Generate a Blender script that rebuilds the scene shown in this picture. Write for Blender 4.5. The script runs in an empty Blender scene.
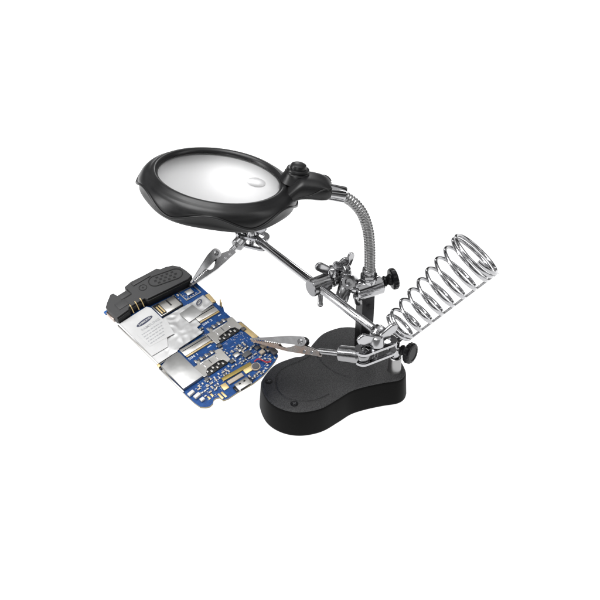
import bpy, bmesh, math, random
from mathutils import Vector as V, Matrix, noise
random.seed(7)
S = 0.001                      # all shapes below are in millimetres
PI = math.pi
sc = bpy.context.scene
col = sc.collection

# ------------------------------------------------------------------ materials
MATS = {}
def mat(name, base, rough=0.5, metal=0.0, spec=0.5, bump=None, coat=0.0, var=None, trans=0.0, ior=1.5, rvar=None, aniso=None):
    m = bpy.data.materials.new(name); m.use_nodes = True
    nt = m.node_tree; b = nt.nodes['Principled BSDF']
    b.inputs['Base Color'].default_value = (*base, 1)
    b.inputs['Roughness'].default_value = rough
    b.inputs['Metallic'].default_value = metal
    b.inputs['Specular IOR Level'].default_value = spec
    b.inputs['IOR'].default_value = ior
    b.inputs['Coat Weight'].default_value = coat
    b.inputs['Transmission Weight'].default_value = trans
    tc = nt.nodes.new('ShaderNodeTexCoord')
    def nz(scale, detail=3):
        n = nt.nodes.new('ShaderNodeTexNoise'); n.inputs['Scale'].default_value = scale
        n.inputs['Detail'].default_value = detail
        nt.links.new(tc.outputs['Object'], n.inputs['Vector']); return n
    if var:      # (second colour, scale)
        n = nz(var[1]); r = nt.nodes.new('ShaderNodeValToRGB')
        r.color_ramp.elements[0].position = .38; r.color_ramp.elements[1].position = .62
        r.color_ramp.elements[0].color = (*base, 1); r.color_ramp.elements[1].color = (*var[0], 1)
        nt.links.new(n.outputs['Fac'], r.inputs['Fac']); nt.links.new(r.outputs['Color'], b.inputs['Base Color'])
    if rvar:     # (lo, hi, scale)
        n = nz(rvar[2]); mr = nt.nodes.new('ShaderNodeMapRange')
        mr.inputs['To Min'].default_value = rvar[0]; mr.inputs['To Max'].default_value = rvar[1]
        mr.inputs['From Min'].default_value = .3; mr.inputs['From Max'].default_value = .7
        nt.links.new(n.outputs['Fac'], mr.inputs['Value']); nt.links.new(mr.outputs['Result'], b.inputs['Roughness'])
    if bump:     # (scale, strength, distance mm)
        n = nz(bump[0], 2); bp = nt.nodes.new('ShaderNodeBump')
        bp.inputs['Strength'].default_value = bump[1]; bp.inputs['Distance'].default_value = bump[2] * S
        nt.links.new(n.outputs['Fac'], bp.inputs['Height']); nt.links.new(bp.outputs['Normal'], b.inputs['Normal'])
    MATS[name] = m
    return m
white = mat('glowing_white_surface', (.35, .35, .35), .7, spec=.0)
_b = white.node_tree.nodes['Principled BSDF']; _b.inputs['Emission Color'].default_value = (1, 1, 1, 1); _b.inputs['Emission Strength'].default_value = 1.0  # added glow keeps the surface white where shadows would fall
blk = mat('black_gloss_plastic', (.007, .007, .0075), .33, spec=.40, rvar=(.30, .40, 90))
rub = mat('black_grained_plastic', (.020, .020, .021), .60, spec=.3, bump=(1500, .8, .32), var=((.060, .060, .061), 1700))
knobm = mat('black_knob_plastic', (.005, .005, .006), .30, spec=.18)
chrome = mat('polished_chrome', (.40, .40, .41), .08, 1.0, rvar=(.05, .20, 70))
chrome2 = mat('worn_nickel', (.27, .27, .275), .16, 1.0, bump=(500, .15, .2), rvar=(.14, .30, 220))
neckm = mat('brushed_steel', (.32, .32, .32), .32, 1.0)
satin = mat('satin_nickel', (.68, .68, .69), .15, 1.0, bump=(60, .25, .6))
rubside = mat('shaded_base_plastic', (.0045, .0045, .0045), .5, spec=.06)  # darker copy of the base plastic, side shade put into the colour
dark = mat('blackened_steel', (.035, .035, .037), .24, 1.0, rvar=(.2, .4, 200))
copper = mat('coppery_steel', (.40, .30, .25), .24, 1.0, var=((.36, .355, .35), 70))
glass = mat('clear_glass', (.77, .77, .775), .5, trans=1.0, ior=1.45)
_b = glass.node_tree.nodes['Principled BSDF']; _b.inputs['Coat Weight'].default_value = 1; _b.inputs['Coat Roughness'].default_value = .26; _b.inputs['Coat IOR'].default_value = 1.6
glass2 = mat('small_clear_glass', (1, 1, 1), .22, trans=1.0, ior=1.45)

darkscrew = mat('black_screw', (.012, .012, .012), .3, .0)
blue = mat('blue_solder_mask', (.004, .064, .245), .36, spec=.28, var=((.004, .042, .175), 420))
bluedk = mat('blue_trace', (.012, .10, .33), .4, spec=.4)
edge = mat('board_edge', (.30, .26, .17), .7)
foil = mat('silver_foil_sheet', (.44, .44, .44), .38, .4, spec=.4, bump=(40, .45, 1.4), var=((.58, .58, .58), 45))
paper = mat('white_label_paper', (.58, .58, .58), .5, spec=.3, var=((.52, .52, .52), 70))
can = mat('tinned_shield', (.46, .46, .455), .34, .75, bump=(60, .5, .8), var=((.36, .36, .355), 70))
silver = mat('stamped_silver', (.44, .43, .41), .28, .9, bump=(300, .15, .2))
gold = mat('gold_pad', (.66, .50, .24), .34, .55)
tan = mat('tan_gold_strip', (.58, .45, .24), .42, .3, var=((.50, .37, .17), 200))
olive = mat('olive_gold_strip', (.26, .19, .045), .4, .4)
modm = mat('dark_grey_module_plastic', (.046, .046, .047), .5, spec=.3, bump=(900, .3, .15))
modblk = mat('black_module_plastic', (.012, .012, .012), .45, spec=.25)
ceram = mat('beige_ceramic', (.42, .36, .29), .5)
chipm = mat('grey_chip', (.075, .075, .08), .4)
whitep = mat('white_component', (.62, .61, .58), .4)
red = mat('red_wire', (.45, .02, .03), .4)
ink = mat('blue_black_ink', (.035, .04, .075), .5)
greyink = mat('grey_ink', (.36, .365, .375), .6)
silk = mat('white_silkscreen', (.55, .60, .68), .6)

# ------------------------------------------------------------------ builder
def frame(x, hint):
    """right handed axes with X along x and Z as near to hint as can be"""
    x = V(x).normalized(); y = V(hint).cross(x)
    if y.length < 1e-3: y = V((0, 1, 0)).cross(x)
    y.normalize(); z = x.cross(y)
    return Matrix((x, y, z)).transposed().to_4x4()
def at(loc, x=(1, 0, 0), hint=(0, 0, 1)):
    return Matrix.Translation(V(loc)) @ frame(x, hint)

class MB:
    def __init__(s, M=None): s.bm = bmesh.new(); s.M = M or Matrix(); s.mi = 0
    def _v(s, p, M=None):
        p = V(p)
        if M is not None: p = M @ p
        return s.bm.verts.new(s.M @ p)
    def _f(s, vs):
        try: f = s.bm.faces.new(vs); f.material_index = s.mi; return f
        except ValueError: return None
    def loft(s, rings, cap=True, closed=False, M=None):
        R = [[s._v(p, M) for p in r] for r in rings]; n = len(R[0])
        k = len(R) if closed else len(R) - 1
        for i in range(k):
            a, b = R[i], R[(i + 1) % len(R)]
            for j in range(n): s._f([a[j], a[(j + 1) % n], b[(j + 1) % n], b[j]])
        if cap and not closed: s._f(R[0][::-1]); s._f(R[-1])
        return s
    def lathe(s, prof, M=None, n=40, wob=None):
        """prof: (x along axis, radius)"""
        rings = []
        for x, r in prof:
            rings.append([(x, (r * (1 if wob is None else wob(k))) * math.cos(2 * PI * k / n),
                           (r * (1 if wob is None else wob(k))) * math.sin(2 * PI * k / n)) for k in range(n)])
        return s.loft(rings, M=M)
    def cyl(s, a, b, r, n=32, bev=.4, r2=None):
        a, b = V(a), V(b); L = (b - a).length; r2 = r if r2 is None else r2; d = b - a
        hint = (0, 0, 1) if abs(d.normalized().z) < .9 else (0, 1, 0)
        return s.lathe([(0, r - bev), (bev * .3, r - bev * .3), (bev, r), (L - bev, r2), (L - bev * .3, r2 - bev * .3), (L, r2 - bev)], at(a, d, hint), n)
    def tube(s, pts, r, n=14, cap=True, rib=None, closed=False):
        pts = [V(p) for p in pts]; m = len(pts); rings = []
        T = [((pts[(i + 1) % m] if closed or i < m - 1 else pts[i]) - (pts[i - 1] if closed or i > 0 else pts[i])).normalized() for i in range(m)]
        t = T[0]; u = t.orthogonal().normalized(); sacc = 0
        for i in range(m):
            if i > 0:
                q = T[i - 1].rotation_difference(T[i]); u = q @ u; sacc += (pts[i] - pts[i - 1]).length
            u = (u - T[i] * u.dot(T[i])).normalized(); w = T[i].cross(u)
            rr = r[i] if isinstance(r, (list, tuple)) else r
            ring = []
            for k in range(n):
                a = 2 * PI * k / n
                q_ = rr if rib is None else rr + rib(sacc, a)
                ring.append(pts[i] + u * math.cos(a) * q_ + w * math.sin(a) * q_)
            rings.append(ring)
        return s.loft(rings, cap=cap, closed=closed)
    def poly(s, pts, z0, z1, M=None, bev=0, inset_z=None, seg=2):
        """extruded outline in local XY; bev bevels top and bottom rims"""
        pts = [V((p[0], p[1], 0)) for p in pts]
        ar = sum(pts[i].x * pts[(i + 1) % len(pts)].y - pts[(i + 1) % len(pts)].x * pts[i].y for i in range(len(pts)))
        if ar < 0: pts = pts[::-1]
        def off(d):
            out = []
            n = len(pts)
            for i in range(n):
                e1 = (pts[i] - pts[i - 1]).normalized(); e2 = (pts[(i + 1) % n] - pts[i]).normalized()
                n1 = V((-e1.y, e1.x, 0)); n2 = V((-e2.y, e2.x, 0)); b = n1 + n2
                if b.length < 1e-6: b = n1
                b.normalize(); k = max(.35, b.dot(n1)); out.append(pts[i] + b * d / k)
            return out
        zz = []
        if bev:
            for j in range(seg + 1):
                a = PI / 2 * j / seg; zz.append((z0 + bev * (1 - math.sin(a)), bev * (1 - math.cos(a))))
            zz = zz[::-1]
            for j in range(seg + 1):
                a = PI / 2 * j / seg; zz.append((z1 - bev * (1 - math.sin(PI / 2 - a)) if 0 else z1 - bev + bev * math.sin(a), bev * (1 - math.cos(a))))
        else: zz = [(z0, 0), (z1, 0)]
        rings = [[(p.x, p.y, z) for p in off(d)] for z, d in zz]
        return s.loft(rings, M=M)
    def box(s, c, d, M=None, bev=.15):
        x, y, z = c; a, b, h = d[0] / 2, d[1] / 2, d[2] / 2
        return s.poly([(x - a, y - b), (x + a, y - b), (x + a, y + b), (x - a, y + b)], z - h, z + h, M, min(bev, a * .4, b * .4, h * .4))
    def plate(s, outer, inner, z0, z1, M=None):
        """outline with one hole, both lists of equal length"""
        n = len(outer)
        A = [[(p[0], p[1], z) for p in L] for L, z in ((outer, z0), (outer, z1), (inner, z1), (inner, z0))]
        return s.loft(A, closed=True, M=M)
    def sphere(s, c, r, n=24, sq=1):
        prof = []
        for i in range(13):
            a = PI * i / 12; prof.append((-r * math.cos(a) * sq, max(.02, r * math.sin(a))))
        return s.lathe(prof, at(c), n)
    def build(s, name, m, parent=None, ang=32, flat=False, label=None, root=None, origin=None):
        bm = s.bm
        bmesh.ops.remove_doubles(bm, verts=bm.verts, dist=1e-4)
        bmesh.ops.recalc_face_normals(bm, faces=bm.faces)
        o0 = V(origin) if origin is not None else V((0, 0, 0))
        for f in bm.faces: f.smooth = not flat and len(f.verts) <= 12
        for e in bm.edges:
            if len(e.link_faces) == 2: e.smooth = e.calc_face_angle(0) < math.radians(ang)
        for v in bm.verts: v.co = (v.co - o0) * S
        me = bpy.data.meshes.new(name); bm.to_mesh(me); bm.free()
        for q in (m if isinstance(m, (list, tuple)) else [m]): me.materials.append(q)
        o = bpy.data.objects.new(name, me); col.objects.link(o)
        # world position of the shape stays where it was written, whatever it hangs under
        w = V((0, 0, 0)); p = parent
        while p is not None: w += p.location; p = p.parent
        o.location = o0 * S - w
        if parent is not None: o.parent = parent
        if label: o['label'] = label
        return o
def root(name, loc, label, cat):
    o = bpy.data.objects.new(name, None); col.objects.link(o); o.location = V(loc) * S
    o.empty_display_size = .02; o['label'] = label; o['category'] = cat
    return o
def smooth_loop(pts, k=6, closed=True):
    """Catmull-Rom"""
    P = [V(p if len(p) == 3 else (p[0], p[1], 0)) for p in pts]; n = len(P); out = []
    for i in range(n if closed else n - 1):
        if closed: a, b, c, d = P[i - 1], P[i], P[(i + 1) % n], P[(i + 2) % n]
        else: a, b, c, d = P[max(i - 1, 0)], P[i], P[i + 1], P[min(i + 2, n - 1)]
        for j in range(k):
            t = j / k
            out.append(.5 * ((2 * b) + (c - a) * t + (2 * a - 5 * b + 4 * c - d) * t * t + (3 * b - a - 3 * c + d) * t ** 3))
    if not closed: out.append(P[-1])
    return out
def stadium(L, r, n=10, cx=0, cy=0):
    out = []
    for k in range(n + 1):
        a = -PI / 2 + PI * k / n; out.append((cx + L / 2 + r * math.cos(a), cy + r * math.sin(a)))
    for k in range(n + 1):
        a = PI / 2 + PI * k / n; out.append((cx - L / 2 + r * math.cos(a), cy + r * math.sin(a)))
    return out
def circ(r, n=48, cx=0, cy=0): return [(cx + r * math.cos(2 * PI * k / n), cy + r * math.sin(2 * PI * k / n)) for k in range(n)]

# ------------------------------------------------------------------ setting: white table top, made to glow so shadows wash out
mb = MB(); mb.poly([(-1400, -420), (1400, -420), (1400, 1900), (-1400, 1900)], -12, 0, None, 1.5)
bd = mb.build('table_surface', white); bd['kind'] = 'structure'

# ================================================================== the magnifier stand
stand = root('magnifier_stand', (25, -15, 0), 'black and chrome helping hand stand with round magnifier, spring iron rest and two clips', 'magnifier stand')

# ---- base
OUT = [(-30.0, -38), (-27.8, -26.6), (-19.5, -12.6), (-5.5, -3.6), (3, -.5), (10.0, 14), (18.0, 27), (28.8, 34.5), (37.9, 36.9), (47.5, 35.5), (58.9, 28.6), (70, 14), (77.5, -2), (81.8, -16), (81.9, -25.4), (76.6, -32.6), (63.8, -36.0), (50, -40.4), (38.5, -46), (28.0, -55.4), (15.5, -65.5), (0, -69.6), (-14, -66), (-24.5, -55.5)]
loop = smooth_loop(OUT, 8)
ctr = V((25, -18, 0))
def baseoff(d):
    n = len(loop); out = []
    for i in range(n):
        t = (loop[(i + 1) % n] - loop[i - 1]).normalized(); out.append(loop[i] + V((-t.y, t.x, 0)) * d)
    return out
def area(l): return sum(l[i].x * l[(i + 1) % len(l)].y - l[(i + 1) % len(l)].x * l[i].y for i in range(len(l)))
sg = 1 if area(loop) > 0 else -1
mb = MB(); rings = []
for z, d in [(.2, .6), (.6, -.2), (1.6, -1.1), (3, -1.3), (20.8, 0), (22.2, .15), (23.2, .6), (23.8, 1.3), (24, 2.2)]:
    rings.append([(p.x, p.y, z) for p in baseoff(d * sg)])
mb.loft(rings)
base = mb.build('base', [rub, rubside], stand, ang=50)
for p_ in base.data.polygons:
    if p_.normal.z < .55: p_.material_index = 1  # side faces take the shaded copy
g1 = smooth_loop([(15.5, 3), (9.5, -1.7), (2.4, -8.3), (-7.8, -14.5), (-15, -22), (-18.2, -32.6), (-17.4, -43.3), (-11.0, -53), (-1, -57.5), (11, -56.5), (22, -49.5)], 8, False)
g2 = smooth_loop([(14, -3.5), (16.5, -10), (21.8, -18.3), (29.4, -25), (39.2, -30.2)], 8, False)
for g in (g1, g2):
    cb = MB(); nn = len(g)
    cb.tube([V((p.x, p.y, 24.2)) for p in g], [.95] * nn, 10)
    cut = cb.build('cutter', rub)
    md = base.modifiers.new('groove', 'BOOLEAN'); md.operation = 'DIFFERENCE'; md.solver = 'EXACT'; md.object = cut
    cut.location -= stand.location * 0
    bpy.context.view_layer.update()
    ev = base.evaluated_get(bpy.context.evaluated_depsgraph_get()); me = bpy.data.meshes.new_from_object(ev)
    for p_ in me.polygons:
        if p_.normal.z > .999: p_.use_smooth = False
    base.modifiers.clear(); base.data = me
    bpy.data.objects.remove(cut)
base.data.name = 'base'
def screw(x, y, z, r, parent, m=darkscrew, ang=.4, up=None):
    mb = MB(); M = up if up is not None else Matrix.Translation(V((x, y, z)))
    mb.plate(circ(r + .7, 28), circ(r, 28), -.5, .12, M)
    mb.poly(circ(r, 28), -.5, .35, M, .3)
    for k in range(2):
        mb.mi = 1; mb.box((0, 0, .4), (r * 1.3, r * .24, .3), M @ Matrix.Rotation(ang + k * PI / 2, 4, 'Z'), .03)
    o = mb.build('screw', [m, chipm], parent)
    return o
screw(-23.9, -34.5, 24.05, 2.4, base, knobm); screw(-4.2, -60.3, 24.05, 2.4, base, knobm, ang=.9)

# ---- post
mb = MB(); M = Matrix.Translation(V((50.3, 5, 0))) @ Matrix.Rotation(math.radians(24), 4, 'Z')
mb.poly([(-5.2, -5.2), (5.2, -5.2), (5.2, 5.2), (-5.2, 5.2)], 23, 90, M, .6)
post = mb.build('post', dark, stand)

# ---- clamp on the post, with its black knob
ax = V((.87, .42, .05)).normalized()
pc = V((51.8, 3.5, 84.5))
mb = MB()
mb.lathe([(-11.5, 5.5), (-11.2, 6.6), (-10.4, 7.2), (10.4, 7.4), (11.2, 6.8), (11.5, 5.6)], at(pc, ax))
mb.cyl((52, 5, 88), (52, 5, 94), 6.4)
clampb = mb.build('post_clamp', chrome, stand)
mb = MB(); M = at((52, 5, 94))
mb.poly(circ(6.3, 6), 0, 3.6, M, .6); mb.cyl((52, 5, 97), (52, 5, 101.5), 5.2, bev=.8)
mb.build('nut', chrome2, clampb)
def knob(c, axis, parent, r=8.3, stem=9, name='knob'):
    mb = MB(); M = at(c, axis)
    n = 72
    mb.lathe([(-stem, 1.9), (0, 1.9)], M, 20)
    st = mb.build('knob_stem' if 0 else 'threaded_stem', chrome2, parent)
    mb = MB()
    mb.lathe([(-.5, 3.2), (0, 4.0), (1.2, 4.3), (2, 3.6), (3, 3.4), (4.2, 4.4), (5, 4.6), (5.6, 4.8)], M, 32)
    mb.lathe([(5.4, r - 2.2), (5.7, r - .8), (6.6, r), (9.3, r), (10.3, r - .8), (10.7, r - 2.4), (10.2, r - 3.2)], M, n,
             wob=lambda k: 1 + .022 * math.cos(2 * PI * k / 4))
    return mb.build(name, knobm, parent)
knob((63.8, 8.2, 87.5), (.93, .28, .12), clampb)

# ---- gooseneck
def gp(): return [(52.6, 5, 100), (52.2, 5, 112), (51.4, 5, 124), (49.6, 5, 136), (45.8, 5, 147.5), (40.5, 5, 155.8), (34.6, 4.6, 161.3), (29, 4, 164.8)]
pts = smooth_loop(gp(), 60, False)
mb = MB(); mb.tube(pts, 3.55, 20, rib=lambda s_, a: .95 * abs(math.sin((s_ * PI / 2.3) + a * .5)) ** .6 - .25)
neck = mb.build('gooseneck', neckm, stand, ang=80)
fd = (V(gp()[-1]) - V((17, 3, 169))).normalized(); fd = V((.96, .03, -.22)).normalized()
mb = MB(); mb.lathe([(-4, 5.2), (-3, 5.9), (11.4, 5.9), (12.2, 5.5), (12.5, 4.0)], at(V((20.5, 3.2, 167.9)), fd))
mb.build('ferrule', chrome, neck)

# ---- magnifier head
ln = V((.153, .069, 1)).normalized()
LC = V((-57, 3, 179))
ML = Matrix.Translation(LC) @ frame(V((1, 0, -.153)), ln)
mb = MB(); n = 240; rings = []
def wv(t):
    w = .5 + .5 * math.cos(6 * (t - math.radians(268)))
    return w * w * (3 - 2 * w)
R0 = 43.0
def sec(t):
    w = wv(t)
    w1 = .5 + .5 * math.cos(6 * (t - math.radians(268)))
    zr = -11.0 + 7.4 * w1 ** .85
    rr = 56.8 - 2.0 * w1
    p = [(R0, -3), (R0, -.2), (R0 + .5, 1.3), (R0 + 1.6, 2.6), (R0 + 3, 3.1), (R0 + 4.4, 2.7), (R0 + 5.6, 1.6), (R0 + 6.6, .9), (R0 + 8.2, .3)]
    # draped shoulder from r=52 down to the ridge
    a = V((R0 + 9.8, -.6, 0)); b = V((rr, zr + .6, 0)); c = V((57.2 - 1.9 * w1, -2.8 + .25 * zr, 0))
    for k in range(6):
        u = k / 5; q = a * (1 - u) ** 2 + c * 2 * u * (1 - u) + b * u * u; p.append((q.x, q.y))
    p += [(rr + .8, zr + .7), (rr + 1.3, zr + .1), (rr + 1.25, zr - .5), (rr + .6, zr - 1.0), (rr - 1.2, zr - 1.2)]
    rb = 54.8 - 2.1 * w1
    for k in range(1, 5):
        u = k / 4; zz = (zr - 1.3) * (1 - u) + (-13.4) * u
        p.append(((rr - 1.1) * (1 - u) + (rb + .6) * u - .5 * math.sin(PI * u) * w1, min(zr - 1.3 - .1 * k, zz)))
    zb = -14.0
    p += [(rb, zb - .4), (rb - 2, zb - .9), (R0 + 3, -15.6), (R0 + 1, -15.2), (R0 + .4, -14), (R0 - .2, -5)]
    return p
for k in range(n):
    t = 2 * PI * k / n
    rings.append([(r * math.cos(t), r * math.sin(t), z) for r, z in sec(t)])
mb.loft(rings, closed=True, M=ML)
# handle
hs = [(48.5, 17.5, -15, .2), (52, 16.6, -15, .9), (57, 15.0, -14.6, 1.5), (62, 13.8, -14, 1.7), (67, 13.2, -13.6, 1.6), (71, 12.9, -13.6, 1.2), (74.5, 12.2, -13.4, .4), (77.4, 11.0, -12.8, -1.0), (79.4, 9.2, -11.8, -2.6), (80.4, 6.8, -10.6, -4.2)]
def rise(x):
    t = min(1, max(0, (x - 44) / 15)); return 8.6 * t * t * (3 - 2 * t)
hs2 = smooth_loop([(a, b, c) for a, b, c, d in hs], 4, False); hs3 = smooth_loop([(a, d, 0) for a, b, c, d in hs], 4, False)
rings = []
for q, q3 in zip(hs2, hs3):
    x, wd, zb, zt = q.x, q.y, q.z, q3.y; zc = (zb + zt) / 2; hh = (zt - zb) / 2; ring = []
    for k in range(40):
        a = 2 * PI * k / 40; ca, sa = math.cos(a), math.sin(a); e = 2 / 3.0
        ring.append((x, 2.5 + wd * math.copysign(abs(ca) ** e, ca), rise(x) + zc + hh * math.copysign(abs(sa) ** e, sa)))
    rings.append(ring)
mb.loft(rings, M=ML)
for sgn in (-1, 1):
    rp = [(55, 14.6, -9.8), (60, 13.9, -9.4), (64, 13.5, -8.2), (68, 13.4, -5.8), (72, 13.1, -3.0), (75.5, 11.6, -2.0), (77.6, 9.8, -2.2), (79.4, 6.8, -3.0)]
    mb.tube([ML @ V((x, 2.5 + sgn * y, z + rise(x))) for x, y, z in smooth_loop(rp, 6, False)], .55, 8)
magn = mb.build('magnifier_frame', blk, stand, ang=60)
# button
BC = ML @ V((54.5, 6.2, 8.3)); MBt = Matrix.Translation(BC) @ frame(ML.to_3x3() @ V((1, 0, 0)), ln)
def up_lathe(mb, prof, M, n=48):    # prof: (radius, z)
    rings = [[(r * math.cos(2 * PI * k / n), r * math.sin(2 * PI * k / n), z) for k in range(n)] for r, z in prof]
    return mb.loft(rings, M=M)
mb = MB(); up_lathe(mb, [(12.2, -5.0), (10.6, -1.6), (9.4, .4), (9.2, 1.6), (8.4, 2.0), (8.2, 2.6), (8.4, 3.4), (8.0, 4.4), (7.0, 4.8), (6, 4.8)], MBt)
mb.build('switch_housing', blk, magn)
mb = MB(); up_lathe(mb, [(5.9, 4.5), (5.9, 6.2), (5.4, 7.4), (4.2, 8.1), (2, 8.5), (.2, 8.6)], MBt)
mb.build('push_button', blk, magn)
# lens (biconvex) and the small strong lens set in it
def lens(mb, M, r, sag, th, n=72):
    prof = []
    for k in range(13):
        q = k / 12; prof.append((max(.02, r * q), th / 2 + sag * (1 - q * q)))
    prof2 = [(a, -b) for a, b in prof[::-1]]
    up_lathe(mb, prof + prof2, M, n)
mb = MB(); lens(mb, ML @ Matrix.Translation(V((0, 0, -.9))), 43.3, 1.1, 1.4); mb.build('lens', glass, magn, ang=40)
mb = MB(); lens(mb, ML @ Matrix.Translation(V((24.5, 0.0, .2))), 8.5, .4, .5, 48); mb.build('small_lens', glass2, magn, ang=40)

# ---- cross rod
ra, rb_ = V((-37, 73, 87)), V((55.5, -56, 87)); rd = (rb_ - ra).normalized()
mb = MB(); mb.cyl(ra, rb_, 3.3, n=48, bev=.6)
rod = mb.build('cross_rod', chrome, stand)

def wing_nut(c, axis, wing, parent, s=1.0, splay=.55, m=chrome):
    """hub with two upswept wings; wing = direction of the wings"""
    M = at(c, wing, axis)          # X wings, Z axis
    mb = MB(M)
    up_lathe(mb, [(4.6 * s, 0), (5.0 * s, .6), (4.2 * s, 4 * s), (3.4 * s, 6 * s), (2.6 * s, 6.4 * s), (.4, 6.4 * s)], None, 28)
    for sg_ in (-1, 1):
        L = stadium(6.5 * s, 3.6 * s, 8)
        Mw = Matrix.Translation(V((sg_ * 3.0 * s, 0, 3.4 * s))) @ Matrix.Rotation(-sg_ * splay, 4, 'Y') @ Matrix.Translation(V((sg_ * 5.5 * s, 0, 0))) @ Matrix.Rotation(PI / 2, 4, 'X')
        mb.poly(L, -1.15 * s, 1.15 * s, Mw, .8 * s, seg=3)
    return mb.build('wing_nut', m, parent, ang=40)

def bolt(c, axis, parent, r=1.8, a=-9, b=9, m=chrome2):
    mb = MB(at(c, axis)); pts = [V((x, 0, 0)) for x in [a + (b - a) * k / 60 for k in range(61)]]
    mb.tube(pts, r, 14, rib=lambda s_, q: .18 * math.sin(s_ * 2 * PI / 1.1 + q))
    return mb.build('bolt', m, parent)

def swivel(c, d, up, parent, ball_end=-1, L=21, r=6.2, gap=4.6, wing=None, ws=1.0):
    """two slotted plates that pinch a ball; the wing nut on top"""
    M = at(c, d, up); mb = MB(M)
    for z in (-gap, gap):
        o_ = stadium(L, r, 10); i_ = stadium(L - 3, r - 2.9, 10)
        mb.plate(o_, i_, z - 1.0, z + 1.0)
        mb.plate([(x * 1.0, y) for x, y in stadium(L, r - .6, 10)], [(x, y) for x, y in stadium(L - 3, r - 2.5, 10)], z - 1.3, z + 1.3)
    pl = mb.build('swivel_plates', chrome, parent)
    mb = MB(M)
    mb.sphere((ball_end * L / 2, 0, 0), 5.2)
    mb.build('ball', chrome2, pl)
    z3 = M.to_3x3() @ V((0, 0, 1))
    bolt(V(c), z3, pl, a=-gap - 4.5, b=gap + 3)
    wing_nut(V(c) + z3 * (gap + 1.2), z3, wing or d, pl, ws)
    return pl, M

# lower right swivel
pl1, M1 = swivel((53.4, -66.5, 79.3), (27, 15.5, .5), (0, -.08, 1), stand, wing=(.87, .50, 0), ws=1.18)
mb = MB(); c0 = rb_ + V((0, 0, 0)); mb.lathe([(-2, 3.5), (0, 5.2), (1, 5.6), (6.4, 5.6), (7.4, 5.0), (8, 3.6)], at(rb_ - rd * 3, rd), 36, wob=lambda k: 1 + .05 * math.cos(PI * k / 2))
mb.build('end_cap', chrome, rod)
mb = MB(); mb.lathe([(-2, 3.4), (0, 4.6), (4.4, 4.6), (5, 4)], at(ra, -rd), 32); mb.build('end_cap', chrome, rod)
# upper left swivel
pl2, M2 = swivel((-39.5, 74.5, 85.0), (-24, 6, 3), (.15, -.15, 1), stand, ball_end=1, wing=(.8, -.3, .0), ws=.95, L=17)

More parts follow.
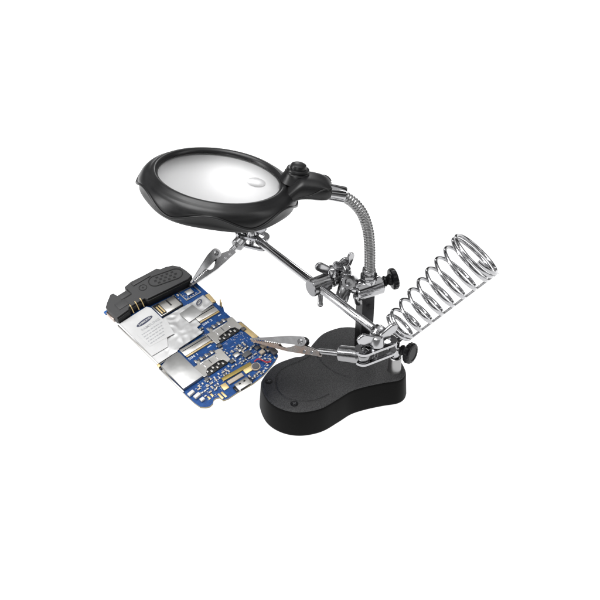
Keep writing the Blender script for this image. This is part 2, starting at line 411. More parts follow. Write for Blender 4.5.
# ---- clips
def clip(tip, rear, zhint, parent, s=1.0, upper=chrome, lower=chrome2, length=52, barrel=(2.9, 10), label=None, barrel_r2=None, stagger=0):
    """alligator clip. X runs from tip to rear, Z opens the jaws, Y is the hinge pin"""
    tip, rear = V(tip), V(rear); d = (rear - tip); tot = d.length; M = at(tip, d, zhint); k = length / 52.0
    # lower jaw: folded channel with a toothed mouth, carries the barrel
    mb = MB(M)
    low = [(0, -.1), (2, .0)]
    x = 2.0
    while x < 20: low += [(x + .9, -1.0), (x + 1.8, .15)]; x += 1.8
    low += [(22, -2.2), (26, -3.0), (31, -1.2), (35, 1.2), (39, 2.0), (43, .6), (50, -1.8), (52, -1.9), (52, -6.2), (46, -6.0), (36, -5.8), (28, -5.6), (16, -4.0), (6, -2.4), (0, -1.6)]
    side = [(a * k, b * s) for a, b in low]
    for y in (-1, 1):
        My = Matrix.Translation(V((0, y * 2.4 * s, 0))) @ Matrix.Rotation(PI / 2, 4, 'X')
        mb.poly(side, -.35, .35, My)
    # floor of the channel
    fl = [(a * k, b * s) for a, b in [(52, -6.2), (46, -6.0), (36, -5.8), (28, -5.6), (16, -4.0), (6, -2.4), (0, -1.6)]]
    rings = [[(a, -2.6 * s, b), (a, 2.6 * s, b), (a, 2.6 * s, b + .7), (a, -2.6 * s, b + .7)] for a, b in fl]
    mb.loft(rings)
    jaw = mb.build('alligator_clip', lower, parent, ang=30, label=label)
    # upper jaw: folded lever ending in the round hinge ear
    mb = MB(M)
    up = [(0, .35), (3, .5)]
    x = 3.0
    while x < 19: up += [(x + .9, 1.2), (x + 1.8, .5)]; x += 1.8
    up += [(24, .6), (33, 1.0)]
    for j in range(13):
        a = -PI / 2 + PI * j / 12; up.append((37.5 + 4.2 * math.cos(a), 4.2 + 4.2 * math.sin(a)))
    up += [(30, 8.0), (16, 5.0), (6, 2.8), (0, 1.6)]
    prof = [(a * k, b * s) for a, b in up]
    for y in (-1, 1):
        mb.poly(prof, -.4, .4, Matrix.Translation(V((0, y * 3.1 * s, 0))) @ Matrix.Rotation(PI / 2, 4, 'X'))
    rf = [(a * k, b * s) for a, b in [(0, 1.6), (6, 2.8), (16, 5.0), (30, 8.0), (36, 8.4), (44, 10.5)]]
    mb.loft([[(a, -w * s, b), (a, w * s, b), (a, w * s, b - .7), (a, -w * s, b - .7)] for (a, b), w in zip(rf[:5], (3.4, 3.5, 3.5, 3.5, 2.6))])
    mb.build('upper_jaw', upper, jaw, ang=30)
    # hinge pin
    mb = MB(M); c = (37.5 * k, 0, 4.0 * s)
    mb.lathe([(-4.6 * s, 1.3), (-4.2 * s, 2.0), (-3.5 * s, 2.0), (3.5 * s, 2.0), (4.2 * s, 2.0), (4.6 * s, 1.3)], at(c, (0, 1, 0)), 20)
    mb.build('hinge_pin', chrome2, jaw)
    # coil spring between the jaws
    mb = MB(M); mb.tube([(37.5 * k + 2.9 * math.cos(a), -2 + 4 * a / (10 * PI), 2.5 * s + 2.9 * math.sin(a)) for a in [10 * PI * q / 120 for q in range(121)]], .45, 8)
    mb.build('spring', dark, jaw)
    # two small holes read as dark screws in the rear channel
    for hx in (41, 46.5):
        mb = MB(M); mb.lathe([(-3.0 * s, 1.1), (-2.75 * s, 1.4), (2.75 * s, 1.4), (3.0 * s, 1.1)], at((hx * k, 0, -3.8 * s), (0, 1, 0)), 18)
        mb.build('rivet', chrome, jaw)
    # barrel and neck to the ball
    r_, bl = barrel
    mb = MB(M); mb.lathe([(50 * k, 1.8), (50.5 * k, 2.2), (tot - bl - 1.5, 2.2), (tot - bl, r_ - .6), (tot - bl + .6, r_), (tot - 3.0, r_), (tot - 2.4, r_ - .6), (tot, 2.2), (tot + 2, 2)], at((0, 0, -4.0 * s), (1, 0, .03)), 36)
    mb.build('barrel', chrome2 if barrel_r2 is None else barrel_r2, jaw)
    return jaw, M
VN = V((0, -.82, .57))        # side faces lean this way
def zfor(d, side=1):          # Z so that the hinge pin points along VN
    d = V(d).normalized(); y = (VN - d * VN.dot(d)).normalized() * side; return d.cross(y)
t1, e1 = V((-86.6, 29.0, 70.0)), M2 @ V((17 / 2, 0, 0))
jaw1, Mj1 = clip(t1, e1, zfor(e1 - t1, -1), stand, s=1.0, length=48, upper=satin, barrel=(5.4, 10), label='chrome clip pinching the top edge of the board')
t2, e2 = V((-35.0, -29.6, 60.4)), M1 @ V((-21 / 2, 0, 0))
jaw2, Mj2 = clip(t2, e2 + V((0, 0, 0)), zfor(e2 - t2, -1), stand, s=.86, length=58, upper=satin, lower=copper, barrel=(6.0, 18), label='chrome clip with coppery lower jaw gripping the right edge of the board')

# ---- centre clamp that holds the rod
bd_ = V((.81, .585, 0)).normalized(); c = V((14.2, 4.2, 87))
mb = MB()
mb.lathe([(-8.0, 5.8), (-7.6, 6.7), (-6.8, 7.0), (8, 7.0), (8.6, 6.6), (9, 5.4), (9.4, 4.6), (11, 4.6), (11.4, 5.6), (12, 6.0), (17, 6.0), (17.8, 5.2), (19, 4.2), (23, 4.0)], at(c, bd_))
rc = mb.build('rod_clamp', chrome2, stand)
bolt((15.6, 1.5, 76.8), (0, 0, 1), rc, r=1.9, a=-6, b=7)
mb = MB(); mb.sphere((15.6, 1.5, 71.0), 2.3); mb.build('bolt_end', chrome2, rc)
wing_nut(c + bd_ * 13.5 + V((0, 0, 5)), (.1, -.1, 1), (.96, .2, .1), rc, 1.05, splay=.75)
# eye joint between rod clamp and post clamp
mb = MB(); M = at((38.0, 3, 90.5), (-.35, -.75, .5))
mb.lathe([(-3.2, 5.2), (-2.8, 6.0), (2.8, 6.0), (3.3, 5.4), (3.4, 3.2), (1.6, 2.6), (1.5, .1)], M, 36)
ey = mb.build('eye_joint', chrome, stand)
mb = MB(); mb.lathe([(-2, 3.0), (-1.6, 3.4), (6, 3.4), (6.6, 2.6)], at((38, 5, 90), (.35, .75, -.5)), 24); mb.sphere((34.5, 12, 92.5), 5.0); mb.build('ball', chrome2, ey)
mb = MB(); mb.cyl((35.5, 7, 87), (31.0, -2.5, 77), 5.4, bev=1.0); mb.cyl((31.6, -1.2, 78), (30.4, -3.6, 75.6), 3.6, bev=.8)
mb.build('clamp_barrel', chrome2, ey)
mb = MB(); mb.cyl((38.5, 0, 88), (46, 1.5, 84.5), 4.2, bev=.8); mb.build('link', chrome, ey)
wing_nut((35.0, 12, 95.5), (-.1, .25, 1), (.7, .6, .1), ey, .85, splay=.8)
mb = MB(); mb.cyl((43, -3, 82.5), (45, -1, 74), 3.2, bev=.8); mb.build('set_screw', chrome2, clampb)

# ---- socket for the iron rest
mb = MB(); up_lathe(mb, [(5.9, 23), (5.6, 24), (5.2, 25.5), (5.0, 36.0), (4.8, 37), (4.2, 37.3), (3.4, 37.1), (3.3, 34)], at((73.2, -20.6, 0)))
sock = mb.build('rest_socket', neckm, stand)
knob((77.0, -24.0, 46.5), (.78, -.60, .08), sock, r=8.2, stem=7)

# ---- spring rest for the soldering iron
A0, A1 = V((72.4, -29, 70.8)), V((126.6, -22.0, 132.6)); aax = (A1 - A0).normalized(); LL = (A1 - A0).length
VD = V((0, .819, -.574)); sd = aax.cross(VD).normalized()
if sd.x < 0: sd = -sd
sd2 = -aax.cross(sd).normalized()
turns = 0; path = []; pos = []
seq = [(1.25, 3.4), (7, (LL - 1.25 * 3.4 - 2.0 * 3.3) / 7), (2.0, 3.3)]
N = 40; tt = 0; z = 0; ph = .0
for cnt, pitch in seq:
    m_ = int(cnt * N)
    for k in range(m_):
        pos.append((tt, z)); tt += 1 / N; z += pitch / N
for tt_, z_ in pos:
    u = z_ / LL; r = 11.0 + 8.5 * u ** .95 + .22 * noise.noise(V((tt_ * 1.3, 2.0, .5)))
    a = 2 * PI * tt_
    path.append(A0 + aax * z_ + sd * r * math.cos(a) + sd2 * r * math.sin(a))
mb = MB(); mb.tube(path, 1.42, 12)
rest = mb.build('iron_rest_coil', chrome, stand, ang=60)
mb = MB(); r0, r1 = 11.0 + .9, 11 + 8.5 + .6
q0 = A0 + sd * r0; q1 = A1 + sd * r1
mb.tube([q0, q0 * .5 + q1 * .5, q1], .95, 12); mb.build('coil_rail', chrome2, rest)
stem = smooth_loop([(73.2, -20.6, 33), (73.2, -20.6, 46), (73.8, -22, 54), (76, -26, 60.5), (79.5, -29, 64), q0], 8, False)
mb = MB(); mb.tube(stem, [2.9] * (len(stem) // 2) + [2.9 - 1.4 * k / (len(stem) - len(stem) // 2) for k in range(len(stem) - len(stem) // 2)], 18); mb.build('stem', chrome, rest)
mb = MB(); mb.tube([A0 + sd * 11, A0 + sd * 6 - aax * 3, V((66, -42, 78)), V((60, -52, 78))], 1.6, 12); mb.build('brace', chrome2, rest)

# ================================================================== the phone board
O = V((-67.878, -82.76, 41.49))
MB_ = Matrix.Translation(O) @ Matrix(((.7561, .6245, .1957), (-.6516, .7474, .1295), (-.0654, -.2254, .9721))).transposed().to_4x4()
pcb = root('phone_circuit_board', tuple(MB_ @ V((33, 50, 0))), 'blue phone circuit board with silver shields and dark grey speaker module, held in clips', 'circuit board')
def part(name, m, parent=None, **k): pass
def pm(): return MB(MB_)
outl = [(67.9, 110), (67.9, 84.6), (66.0, 70.2), (67.8, 66.1), (65.4, 62), (65.4, 50), (65.8, 46.7), (68.4, 44.6), (68.7, 22.2), (70.2, 4.9), (67.4, -.9), (62, -3.5), (57, -5), (48.0, -7.4), (38, -8), (24.4, -6.4), (16, -6.2), (12.8, -4.9), (12.2, -1.0), (10, .3), (7.6, .1), (5.4, -2), (2.4, -2.6), (-.6, -1), (-3.0, 2.0), (-3.9, 8), (-4.2, 17.9), (-3.8, 25.3), (-2.9, 43.3), (-2, 61.9), (-1.2, 80), (-.5, 104), (-.6, 126), (8, 131), (50, 128), (66, 118)]
mb = pm(); mb.mi = 0; mb.poly(outl, -1.6, 0, None)
board = mb.build('board', [blue, edge], pcb, flat=True)
for p in board.data.polygons:
    if abs(p.normal.z) < .5: p.material_index = 1

def B(name, m, c, d, parent=board, bev=.15, rot=0):
    mb = pm(); M = Matrix.Translation(V(c)) @ Matrix.Rotation(rot, 4, 'Z'); mb.box((0, 0, 0), d, M, bev)
    return mb.build(name, m, parent)
# trace lines etched in the mask
mb = pm()
for k in range(46):
    x = random.uniform(40, 66); y = random.uniform(2, 104) if random.random() < .6 else random.uniform(18, 36)
    if random.random() < .35: x = random.uniform(12, 40); y = random.uniform(-2, 46)
    L = random.uniform(2, 7); w = .3
    if random.random() < .5: mb.box((x, y, .02), (L, w, .06), None, .01)
    else: mb.box((x, y, .02), (w, L, .06), None, .01)
tr = mb.build('copper_traces', bluedk, pcb)

# dark grey loudspeaker / antenna module across the top
mo = [(-2.6, 110), (-3, 119), (-2.2, 124), (1.4, 127.4), (7.7, 132.5), (10.2, 131.8), (11.2, 127.5), (19.2, 126.0), (20.4, 131.3), (27.2, 132.6), (38.1, 131.2), (50.6, 130.2), (52.5, 127.4), (57.0, 126.4), (62.0, 123.8), (65.6, 118.5), (66.6, 111), (66.6, 104.0), (62, 102.6), (46, 104.8), (26.5, 107.8), (25, 110.0), (10.5, 110.6), (9.6, 109), (-1.8, 108.2)]
mb = pm(); mb.poly(mo, .1, 8, None, .7); module = mb.build('speaker_module', modm, pcb, ang=40)
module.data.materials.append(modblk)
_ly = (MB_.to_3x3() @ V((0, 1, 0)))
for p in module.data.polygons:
    if p.normal.dot(_ly) < -.75: p.material_index = 1  # front-facing sides take the black material
# lower black lip of the module
mb = pm(); mb.poly([(-1.5, 107.4), (9.5, 108.0), (9.9, 109.8), (24.8, 109.2), (26.2, 106.9), (46, 103.9), (62, 101.8), (66.0, 103.2), (66.0, 104.6), (46, 106.4), (26.5, 109.6), (9, 111.4), (-1.5, 110)], .1, 6.3, None, .3)
mb.build('module_lip', modblk, module)
# grille: sunken oval ring with square dimples
gc, ga = (50.0, 116.6), -.30
Mg = Matrix.Translation(V((gc[0], gc[1], 8))) @ Matrix.Rotation(ga, 4, 'Z')
mb = pm(); mb.plate(stadium(16.5, 6.0, 12), stadium(16.5, 5.3, 12), -.3, .35, Mg)
gr = mb.build('speaker_grille', modblk, module)
mb = pm()
for r_, (n_, y_) in enumerate([(4, 3.0), (5, 0), (4, -3.0)]):
    for k in range(n_): mb.box(((k - (n_ - 1) / 2) * 4.2, y_, .05), (2.1, 1.7, .3), Mg, .1)
mb.build('grille_holes', modblk, gr)
mb = pm(); M = Matrix.Translation(V((30.6, 120.2, 8)))
mb.plate(circ(3.3, 32), circ(2.8, 32), -.2, .25, M); mb.poly(circ(.7, 16), -.2, .3, M); mb.build('module_screw', modblk, module)
B('module_ledge', modm, (15.2, 124.5, 6.4), (7.5, 5.5, 3.4), module, .5)
B('module_slot', modblk, (15.4, 120.9, 8.0), (9.5, .9, .5), module)
B('module_slot', modblk, (20.2, 124.6, 8.0), (.9, 6.5, .5), module)
B('module_block', modm, (34, 128.2, 8.1), (16, 3.8, 1.4), module, .4, -.04)
B('module_pad', modm, (8.5, 117.0, 8.1), (9, 7.4, .6), module, .2)
for x in (12.6, 17.5, 22.3):
    mb = pm(); mb.tube([(x, 112.2, 8.2), (x - .2, 110.6, 8.0), (x - .3, 109.0, 6.2), (x - .3, 107.8, 2.4)], .42, 8); mb.build('spring_contact', gold, module)
B('jack_edge', copper, (-3.2, 117, 2.4), (1.2, 10, 3.8), module)
B('connector_stub', bluedk, (-2.6, 124.5, 1.0), (3.4, 3.0, 2.0), module)

# battery-side label sheet and crumpled shield foil
sheet = [(-1.8, 107), (23.6, 107), (25.6, 104), (25.6, 88.6), (49, 87.2), (49, 86.5), (63.6, 86.5), (63.6, 73), (44.2, 73), (43.8, 63.2), (39.6, 62.6), (39.8, 55.0), (15.4, 54.6), (14.6, 52.8), (-3.4, 52.8)]
def grid_sheet(poly, z, amp, fr, step=1.0):
    xs = [p[0] for p in poly]; ys = [p[1] for p in poly]
    bm = bmesh.new(); vs = [bm.verts.new((p[0], p[1], 0)) for p in poly]; f = bm.faces.new(vs)
    for ax_, lo, hi in ((0, min(xs), max(xs)), (1, min(ys), max(ys))):
        q = lo + step
        while q < hi:
            pl = [0, 0, 0]; no = [0, 0, 0]; pl[ax_] = q; no[ax_] = 1
            bmesh.ops.bisect_plane(bm, geom=bm.verts[:] + bm.edges[:] + bm.faces[:], plane_co=pl, plane_no=no); q += step
    for v in bm.verts:
        a = amp(v.co.x, v.co.y)
        n1 = noise.noise(V((v.co.x * fr, v.co.y * fr, 3.1))); n2 = abs(noise.noise(V((v.co.x * fr * 1.9, v.co.y * fr * 1.9, 8))))
        v.co.z = z + a * (n1 * .8 - n2 * 1.2)
    for v in bm.verts: v.co = MB_ @ v.co
    mb = MB(); mb.bm.free(); mb.bm = bm; return mb
def amp(x, y): return .12 if (x + (106 - y) * .55) < 34 else .85
mb = grid_sheet(sheet, 1.35, amp, .075)
fo = mb.build('shield_foil', foil, pcb, ang=60)
sol = fo.modifiers.new('thickness', 'SOLIDIFY'); sol.thickness = .4 * S; sol.offset = -1
B('foil_plate', can, (44.4, 76.6, 1.9), (13, 12.5, .5), fo, .2, .03)
mb = pm(); mb.poly([(-1.6, 106.8), (23.3, 106.8), (25.2, 103.6), (25.2, 84), (12, 62), (-2.2, 63)], 1.75, 1.98, None); lab = mb.build('paper_label', paper, fo)
mb = pm(); mb.poly([(1.5, 88.6), (27.5, 86.6), (23.0, 69), (2, 71.5)], 2.0, 2.1, None); mb.build('label_panel', paper, lab)
B('side_rail', silver, (-3.2, 80, .5), (1.0, 54, 2.4), board, .2, 0.012)
B('side_rail', silver, (-4.2, 34, .3), (1.0, 28, 2.2), board, .2, 0.012)
B('side_clip', gold, (-3.4, 52.0, 1.2), (1.8, 3, 2.4), board)
B('side_clip', dark, (-4.0, 49.0, 1.0), (1.6, 2, 2), board)

def text(body, size, M, m, parent, name, ext=.06, align='CENTER', squash=1.0):
    cu = bpy.data.curves.new(name, 'FONT'); cu.body = body; cu.size = size; cu.extrude = ext; cu.align_x = align; cu.align_y = 'CENTER'
    cu.offset = size * .012
    o = bpy.data.objects.new('tmp', cu); col.objects.link(o); bpy.context.view_layer.update()
    me = bpy.data.meshes.new_from_object(o.evaluated_get(bpy.context.evaluated_depsgraph_get())); bpy.data.objects.remove(o)
    mb = MB(MB_ @ M @ Matrix.Diagonal((squash, 1, 1, 1))); bm = bmesh.new(); bm.from_mesh(me)
    bm.transform(mb.M); mb.bm.free(); mb.bm = bm; bpy.data.meshes.remove(me)
    return mb.build(name, m, parent, flat=True)
TM = lambda x, y, z, a=0: Matrix.Translation(V((x, y, z))) @ Matrix.Rotation(a, 4, 'Z')
# oval emblem with lettering
mb = pm(); mb.poly([(7.6 * math.cos(2 * PI * k / 40), 2.25 * math.sin(2 * PI * k / 40)) for k in range(40)], 0, .12, TM(13.6, 95.2, 2.0, .06))
em = mb.build('oval_emblem', ink, lab)
text('SAMSUNG', 2.3, TM(13.6, 95.1, 2.18, .06), paper, em, 'emblem_lettering', squash=1.08)
text('SAMSUNG', 3.4, TM(15.0, 89.2, 2.05, .0), greyink, lab, 'label_lettering', squash=1.1)
rnd = random.Random(4)
for r_ in range(5):       # small print too fine to read
    mb = pm(); x = 4.0; y = 85.2 - r_ * 2.9
    while x < 21 - r_ * .8:
        w = rnd.uniform(.7, 2.6); mb.box((x + w / 2, y, 2.14), (w, 1.1, .06), None, .01); x += w + rnd.uniform(.4, 1.0)
    mb.build('small_print', greyink, lab)

# lower shield can
mb = pm(); mb.poly([(4.4, 52.0), (14.8, 51.4), (14.4, 21.0), (-3.0, 21.4), (-2.8, 50)], 0, 2.7, None, .35); mb.build('shield_can', can, board)
B('shield_seam', modblk, (6, 53.2, 1.9), (18, .5, .5), board, .1, -.02)
B('shield_seam', modblk, (29, 54.6, 1.6), (24, .5, .5), board, .1, -.0)

# micro SD slot
mb = pm(); mb.poly([(26.4, 104.6), (46.2, 102.0), (45.6, 88.6), (26.4, 90.2)], .1, 1.6, None, .2); sd_ = mb.build('memory_card_slot', silver, board)
mb = pm(); mb.poly([(27.0, 104.0), (32.2, 103.3), (32.0, 90.8), (27.0, 91.2)], 1.6, 1.9, None, .1); mb.build('slot_shade', modblk, sd_)
mb = pm(); mb.poly([(28.0, 101), (29.2, 101), (29.2, 92), (28, 92)], 1.9, 2.2, None, .1); mb.poly([(30.2, 101), (31.4, 101), (31.4, 92), (30.2, 92)], 1.9, 2.2, None, .1); mb.build('slot_contacts', tan, sd_)
B('slot_window', modblk, (38.6, 98.2, 1.65), (1.3, 7.6, .2), sd_)
B('slot_edge', modblk, (36, 89.6, 1.3), (19, 1.2, .8), sd_, .1, -.06)
B('slot_edge', modblk, (45.7, 95.5, 1.3), (1.0, 11, .8), sd_, .1)
# top right shield tray with the chip
mb = pm(); mb.plate([(50.5, 103), (64.5, 101), (64.5, 90), (50.5, 91)], [(51.3, 102.2), (63.7, 100.3), (63.7, 90.8), (51.3, 91.8)], .05, .6); mb.build('shield_fence', silver, board)
B('processor', can, (57.4, 96.6, .7), (5.6, 5.2, 1.2), board, .1, -.08)
for k in range(4): B('solder_pad', silver, (53.2 + k * 2.6, 92.8, .15), (1.2, .9, .2))
# small oval stamp on the foil
mb = pm(); mb.plate([(3.4 * math.cos(2 * PI * k / 30), 1.9 * math.sin(2 * PI * k / 30)) for k in range(30)], [(2.5 * math.cos(2 * PI * k / 30), 1.1 * math.sin(2 * PI * k / 30)) for k in range(30)], 0, .2, TM(56.0, 81.5, 2.0, .5)); mb.build('oval_stamp', ink, fo)

# spring contact bars and card slots
for n_, (bx, by, sx, sy) in enumerate([(16.4, 44.2, 14.8, 18.4), (44.2, 64.2, 40.6, 37.0)]):
    w = 23.4 if n_ == 0 else 18
    mb = pm(); mb.poly([(bx, by + 1.6), (bx + w, by + .4), (bx + w, by + 7.6), (bx, by + 9.4)], .1, 1.7, None, .2); bar = mb.build('contact_bar', silver, board)
    mb = pm(); mb.poly([(bx + .4, by + .3), (bx + w, by - .9), (bx + w, by + .5), (bx + .4, by + 1.7)], .1, 1.1, None, .1); mb.build('bar_lip', tan, bar)
    B('bar_groove', dark, (bx + w / 2, by + 5.9, 1.72), (w * .92, .7, .16), bar, .02, -.055)
    pl = [(0, 14.6), (3, 14.4), (4, 17.2), (6, 17.2), (6.4, 14.6), (19.4, 13.6), (20.4, 16), (22.6, 16), (25.0, 15.0), (24.4, 1.6), (21.0, .8), (20.2, 5.2), (17, 6.8), (6, 6.4), (3.6, 4.2), (2.8, 1.4), (-.2, 2.0)]
    mb = pm(); mb.poly([(sx + a, sy + b) for a, b in pl], .4, 1.6, None, .15); slot = mb.build('sim_card_slot', silver, board)
    for q in range(3): B('slot_rib', dark if q == 1 else satin, (sx + 6.4 + q * 5.6, sy + 10.6 - q * .3, 1.62), (.5, 4.6, .14), slot, .02)
    B('slot_rib', satin, (sx + 12.4, sy + 13.2, 1.64), (15, .45, .16), slot, .02, -.05)
    B('slot_shade', modblk, (sx + 12.0, sy + 3.6, .45), (17.5, 5.8, .7), slot, .1, -.03)
    for k in range(6):
        B('contact_finger', silver, (sx + 5 + k * 2.6, sy + 4.9 - (k % 2) * 2.0, 1.0), (1.3, 2.3, .5), slot, .1)
    for k in range(4):
        B('contact_finger', silver, (sx + 4.5 + k * 4.6, sy + 18.2 - k * .3, .7), (1.9, 3.4, .6), slot, .1)
        B('contact_gap', chipm, (sx + 6.8 + k * 4.6, sy + 17.6 - k * .3, .5), (1.6, 2.8, .4), slot, .1)
    for q in (0, 1): B('slot_foot', chipm, (sx + .6 + q * 23.4, sy - .6 + q * .2, .8), (3.2, 3.0, 1.4), slot, .2)
text('SIM 1', 3.1, TM(21.0, 42.2, .06, -.06), silk, board, 'sim_lettering', squash=1.25)
text('SIM 2', 3.1, TM(49.0, 61.8, .06, -.06), silk, board, 'sim_lettering', squash=1.25)
B('silk_mark', silk, (35.6, 41.8, .06), (3.6, 1.0, .1)); B('silk_mark', silk, (60.4, 61.2, .06), (2.6, 1.0, .1))

# edge strips, pads, connectors
mb = pm(); mb.poly([(63.6, 45.6), (67.8, 43.8), (68.6, 23.6), (64.4, 22.6)], 0, .5, None, .1); mb.build('edge_strip', tan, board)
mb = pm(); mb.poly([(64.4, 85.0), (67.7, 84.0), (66.6, 73.6), (63.6, 74.6)], 0, 1.4, None, .1); mb.build('edge_pad', tan, board)
mb = pm(); mb.tube([(66.6, 66.5, 0), (66.6, 66.5, 3), (67.2, 67, 4.5), (66.2, 66.5, 6.5), (67, 67.5, 8)], .55, 8); mb.tube([(66.6, 68.5, 0), (66.4, 67.8, 3), (66.6, 67.0, 5)], .5, 8); mb.build('antenna_spring', gold, board)
B('ribbon_socket', olive, (35.6, 8.2, .5), (25, 3.2, .9), board, .1, -.11)
B('ribbon_plug', ceram, (30.8, 3.6, .7), (12.8, 3.4, 1.2), board, .2, -.08)
B('ribbon_plug_gap', modblk, (30.8, 5.8, .4), (12.8, .7, .7), board, .1, -.08)
usb = B('usb_port', silver, (31.4, -4.6, 1.5), (11.2, 6.8, 2.6), board, .4, -.06)
B('port_tab', modblk, (29.4, -3.6, 2.8), (1.6, 1.2, .3), usb); B('port_tab', modblk, (33.4, -3.8, 2.8), (1.6, 1.2, .3), usb)
B('port_mouth', modblk, (31.3, -8.1, 1.5), (8.6, .4, 1.5), usb)
for s_ in (0, 1): B('port_foot', dark, (25.0 + s_ * 12.8, -4.0 - s_ * .8, .9), (1.8, 4.6, 1.6), usb, .3)
B('gold_pad', gold, (20.9, 3.7, .3), (4.4, 5.6, .6), board, .1, -.1)
B('gold_pad', gold, (43.6, 4.4, .4), (8.2, 5.8, .8), board, .1, -.08)
B('gold_pad', gold, (13.4, -1.0, .3), (1.6, 6.0, .5)); B('gold_pad', gold, (16.0, -1.6, .3), (1.6, 6.0, .5)); B('gold_pad', gold, (9.4, 4.0, .3), (1.5, 3.0, .5)); B('gold_pad', gold, (6.4, 3.6, .3), (1.5, 3.0, .5))
mb = pm(); mb.poly(circ(2.7, 28), 0, 1.9, TM(48.6, 2.0, 0), .3); mo_ = mb.build('vibration_motor', chipm, board)
mb = pm(); mb.plate(circ(3.5, 28), circ(2.7, 28), 0, 1.2, TM(48.6, 2.0, 0)); mb.build('motor_ring', ceram, mo_)
mb = pm(); mb.tube(smooth_loop([(50.5, 6, 1.4), (54, 5.5, 2.0), (55.5, 2, 1.8), (57, -1, 1.4), (60, -2, 1.0)], 6, False), .5, 8); mb.build('motor_wire', red, mo_)
B('power_chip', chipm, (51.0, 15.6, .9), (6.4, 4.6, 1.6), board, .2)
B('radio_chip', chipm, (60.5, 15.0, .8), (3.6, 3.2, 1.3), board, .2)
B('coil_component', ceram, (60.4, 9.0, 1.2), (3.8, 3.4, 2.2), board, .3)
B('coil_component', ceram, (64.8, 12.6, 1.2), (3.4, 3.6, 2.2), board, .3)
B('switch_component', chipm, (67.0, 3.4, 1.6), (4.2, 5.0, 3.0), board, .3)
B('switch_cap', silver, (65.0, 6.6, 1.6), (3.8, 2.6, 3.0), board, .3)
B('microphone', silver, (45.0, 20.4, 1.0), (4.8, 4.0, 1.6), board, .3)
B('filter_component', silver, (49.6, 22.2, .8), (2.6, 2.6, 1.3), board, .2)
B('white_connector', whitep, (-.9, 15.2, 1.2), (5, 2.6, 2.2), board, .3, .1); B('white_connector', whitep, (1.0, 10.4, 1.2), (5, 2.8, 2.2), board, .3, .1); B('white_connector', whitep, (1.8, 5.4, 1.0), (3.2, 2.6, 1.8), board, .3)

# tiny tinned pads and vias, far too many to count
mb = pm(); rv = random.Random(11)
for (x0, y0, x1, y1), n_ in [((41, 10, 57, 27), 60), ((56, -2, 67, 20), 45), ((3, 1, 20, 20), 55), ((39, -6, 57, 1), 22), ((13, 7, 41, 17), 40), ((46, 92, 66, 102), 26), ((39, 28, 43, 60), 14), ((44, 28, 63, 36), 12)]:
    for _ in range(n_):
        x, y = rv.uniform(x0, x1), rv.uniform(y0, y1); a, b = rv.choice([(.5, .5), (.9, .5), (.5, .9), (1.3, .4), (.35, .35)])
        mb.box((x, y, .1), (a, b, .16), None, .03)
sp_ = mb.build('solder_pads', silver, board); sp_['kind'] = 'stuff'
mb = pm()
for _ in range(70):
    x, y = rv.uniform(40, 66), rv.uniform(-3, 50); a = rv.choice([0, 1])
    if x > 63 and y > 20: continue
    L = rv.uniform(1.0, 2.6); mb.box((x, y, .03), (L if a else .22, .22 if a else L, .06), None, .01)
mb.build('silk_lines', silk, board)

# little two-ended chip parts, shared meshes, each an object of its own
def smd(kind):
    mb = MB(); w, l, h = [(1.3, 2.5, 1.0), (1.8, 3.0, 1.2), (1.0, 1.9, .8)][kind]
    mb.mi = 0; mb.box((0, 0, h / 2), (l * .6, w * .96, h * .96), None, .08)
    mb.mi = 1
    for s_ in (-1, 1): mb.box((s_ * l * .38, 0, h / 2), (l * .26, w, h), None, .08)
    o = mb.build('chip_component', [[ceram, chipm, whitep][kind], silver], board); return o
proto = [smd(0), smd(1), smd(2)]
zones = [((41, 11, 56, 27), 22), ((56, -2, 67, 19), 18), ((5, 5, 20, 19), 20), ((39, -6, 56, 0), 8), ((38, 29, 42, 48), 5), ((13, 6, 40, 17), 10), ((45, 99, 49, 103), 2), ((57, 18, 66, 26), 3), ((40, 47, 42, 60), 3)]
used = []; first = [True] * 3
locw = V((0, 0, 0)); p = board
while p is not None: locw += p.location; p = p.parent
occ = [(35.6, 8.2, 13, 2.2), (43.6, 4.4, 4.6, 3.4), (48.6, 2, 3.8, 3.8), (51, 15.6, 3.6, 2.8), (60.5, 15, 2.2, 2), (60.4, 9, 2.4, 2.2), (64.8, 12.6, 2.2, 2.2), (67, 3.4, 2.6, 3), (65, 6.6, 2.4, 1.8), (45, 20.4, 2.8, 2.4), (20.9, 3.7, 2.8, 3.2), (9.4, 4, 1.4, 2), (6.4, 3.6, 1.4, 2), (30, 2, 8, 5)]
cnt = 0
for (x0, y0, x1, y1), n_ in zones:
    for _ in range(n_):
        for tr_ in range(30):
            x, y = random.uniform(x0, x1), random.uniform(y0, y1)
            if all((x - a) ** 2 + (y - b) ** 2 > 5.6 for a, b in used) and all(abs(x - a) > hw + 1.0 or abs(y - b) > hh + .8 for a, b, hw, hh in occ): break
        else: continue
        used.append((x, y)); k = random.choice((0, 0, 1, 2, 2))
        if first[k]: o = proto[k]; first[k] = False
        else: o = proto[k].copy(); col.objects.link(o)
        o.parent = board
        o.location = (MB_ @ V((x, y, .02))) * S - locw
        o.rotation_euler = (MB_.to_3x3() @ Matrix.Rotation(random.choice((0, PI / 2)) , 3, 'Z')).to_euler(); cnt += 1

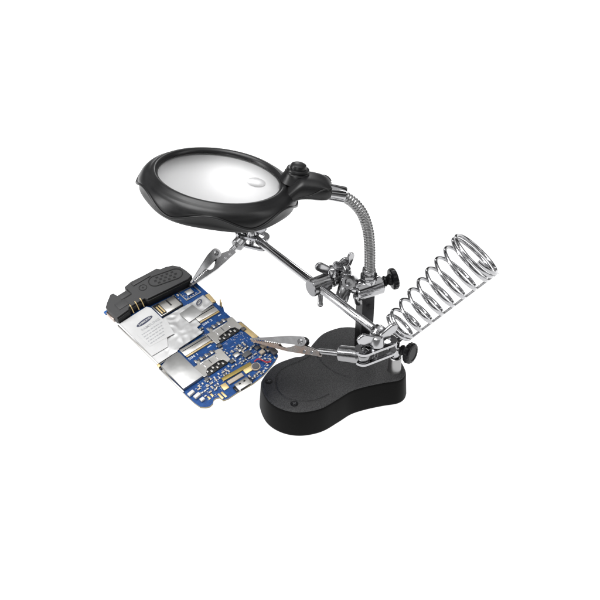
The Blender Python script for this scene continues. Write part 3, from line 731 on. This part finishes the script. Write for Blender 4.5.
# ------------------------------------------------------------------ camera
cam = bpy.data.objects.new('camera', bpy.data.cameras.new('camera')); col.objects.link(cam); sc.camera = cam
e = math.radians(35); D = 750
cam.location = (0, -D * math.cos(e) * S, (76 + D * math.sin(e)) * S)
cam.rotation_euler = (PI / 2 - e, 0, 0)
cam.data.sensor_width = 36; cam.data.lens = 36 * 1.31 * D / 600; cam.data.clip_start = .01; cam.data.clip_end = 50

# ------------------------------------------------------------------ light: studio with soft boxes
w = bpy.data.worlds.new('World'); sc.world = w; w.use_nodes = True; nt = w.node_tree
bg = nt.nodes['Background']; tc = nt.nodes.new('ShaderNodeTexCoord'); sp = nt.nodes.new('ShaderNodeSeparateXYZ')
nt.links.new(tc.outputs['Generated'], sp.inputs[0])
rp = nt.nodes.new('ShaderNodeValToRGB'); cr = rp.color_ramp
stops = [(0, .30), (.10, .05), (.30, .05), (.36, .7), (.44, .7), (.49, .04), (.70, .04), (.76, .8), (1, .9)]
cr.elements[0].position = 0; cr.elements[0].color = (stops[0][1],) * 3 + (1,)
cr.elements[1].position = 1; cr.elements[1].color = (stops[-1][1],) * 3 + (1,)
for p_, v_ in stops[1:-1]:
    q = cr.elements.new(p_); q.color = (v_, v_, v_, 1)
nt.links.new(sp.outputs['Z'], rp.inputs['Fac']); nt.links.new(rp.outputs['Color'], bg.inputs['Color'])
bg.inputs['Strength'].default_value = 1.0
def area_l(name, loc, size, power, target=(0, 0, .08)):
    L = bpy.data.lights.new(name, 'AREA'); L.shape = 'RECTANGLE'; L.size, L.size_y = size; L.energy = power
    o = bpy.data.objects.new(name, L); col.objects.link(o); o.location = loc
    o.rotation_euler = (V(target) - V(loc)).to_track_quat('-Z', 'Y').to_euler(); return o
area_l('softbox', (-.25, -.05, 1.35), (.8, .8), 15)
area_l('softbox', (.05, 1.15, .60), (.15, .10), .9, (-.05, 0, .18))  # added lamp, placed to mirror in the lens and brighten its centre
area_l('softbox', (-1.0, -.15, .55), (.22, .8), 6.0)
area_l('softbox', (-.35, -1.2, .42), (.6, .10), 2.2)  # added strip to draw highlights along the magnifier frame ridge
area_l('softbox', (1.0, -.1, .75), (.16, .8), 2.0)

sc.view_settings.view_transform = 'Standard'; sc.view_settings.look = 'None'; sc.view_settings.gamma = 1; sc.view_settings.exposure = 0
sc.render.engine = 'CYCLES'; sc.cycles.max_bounces = 14; sc.cycles.transmission_bounces = 10
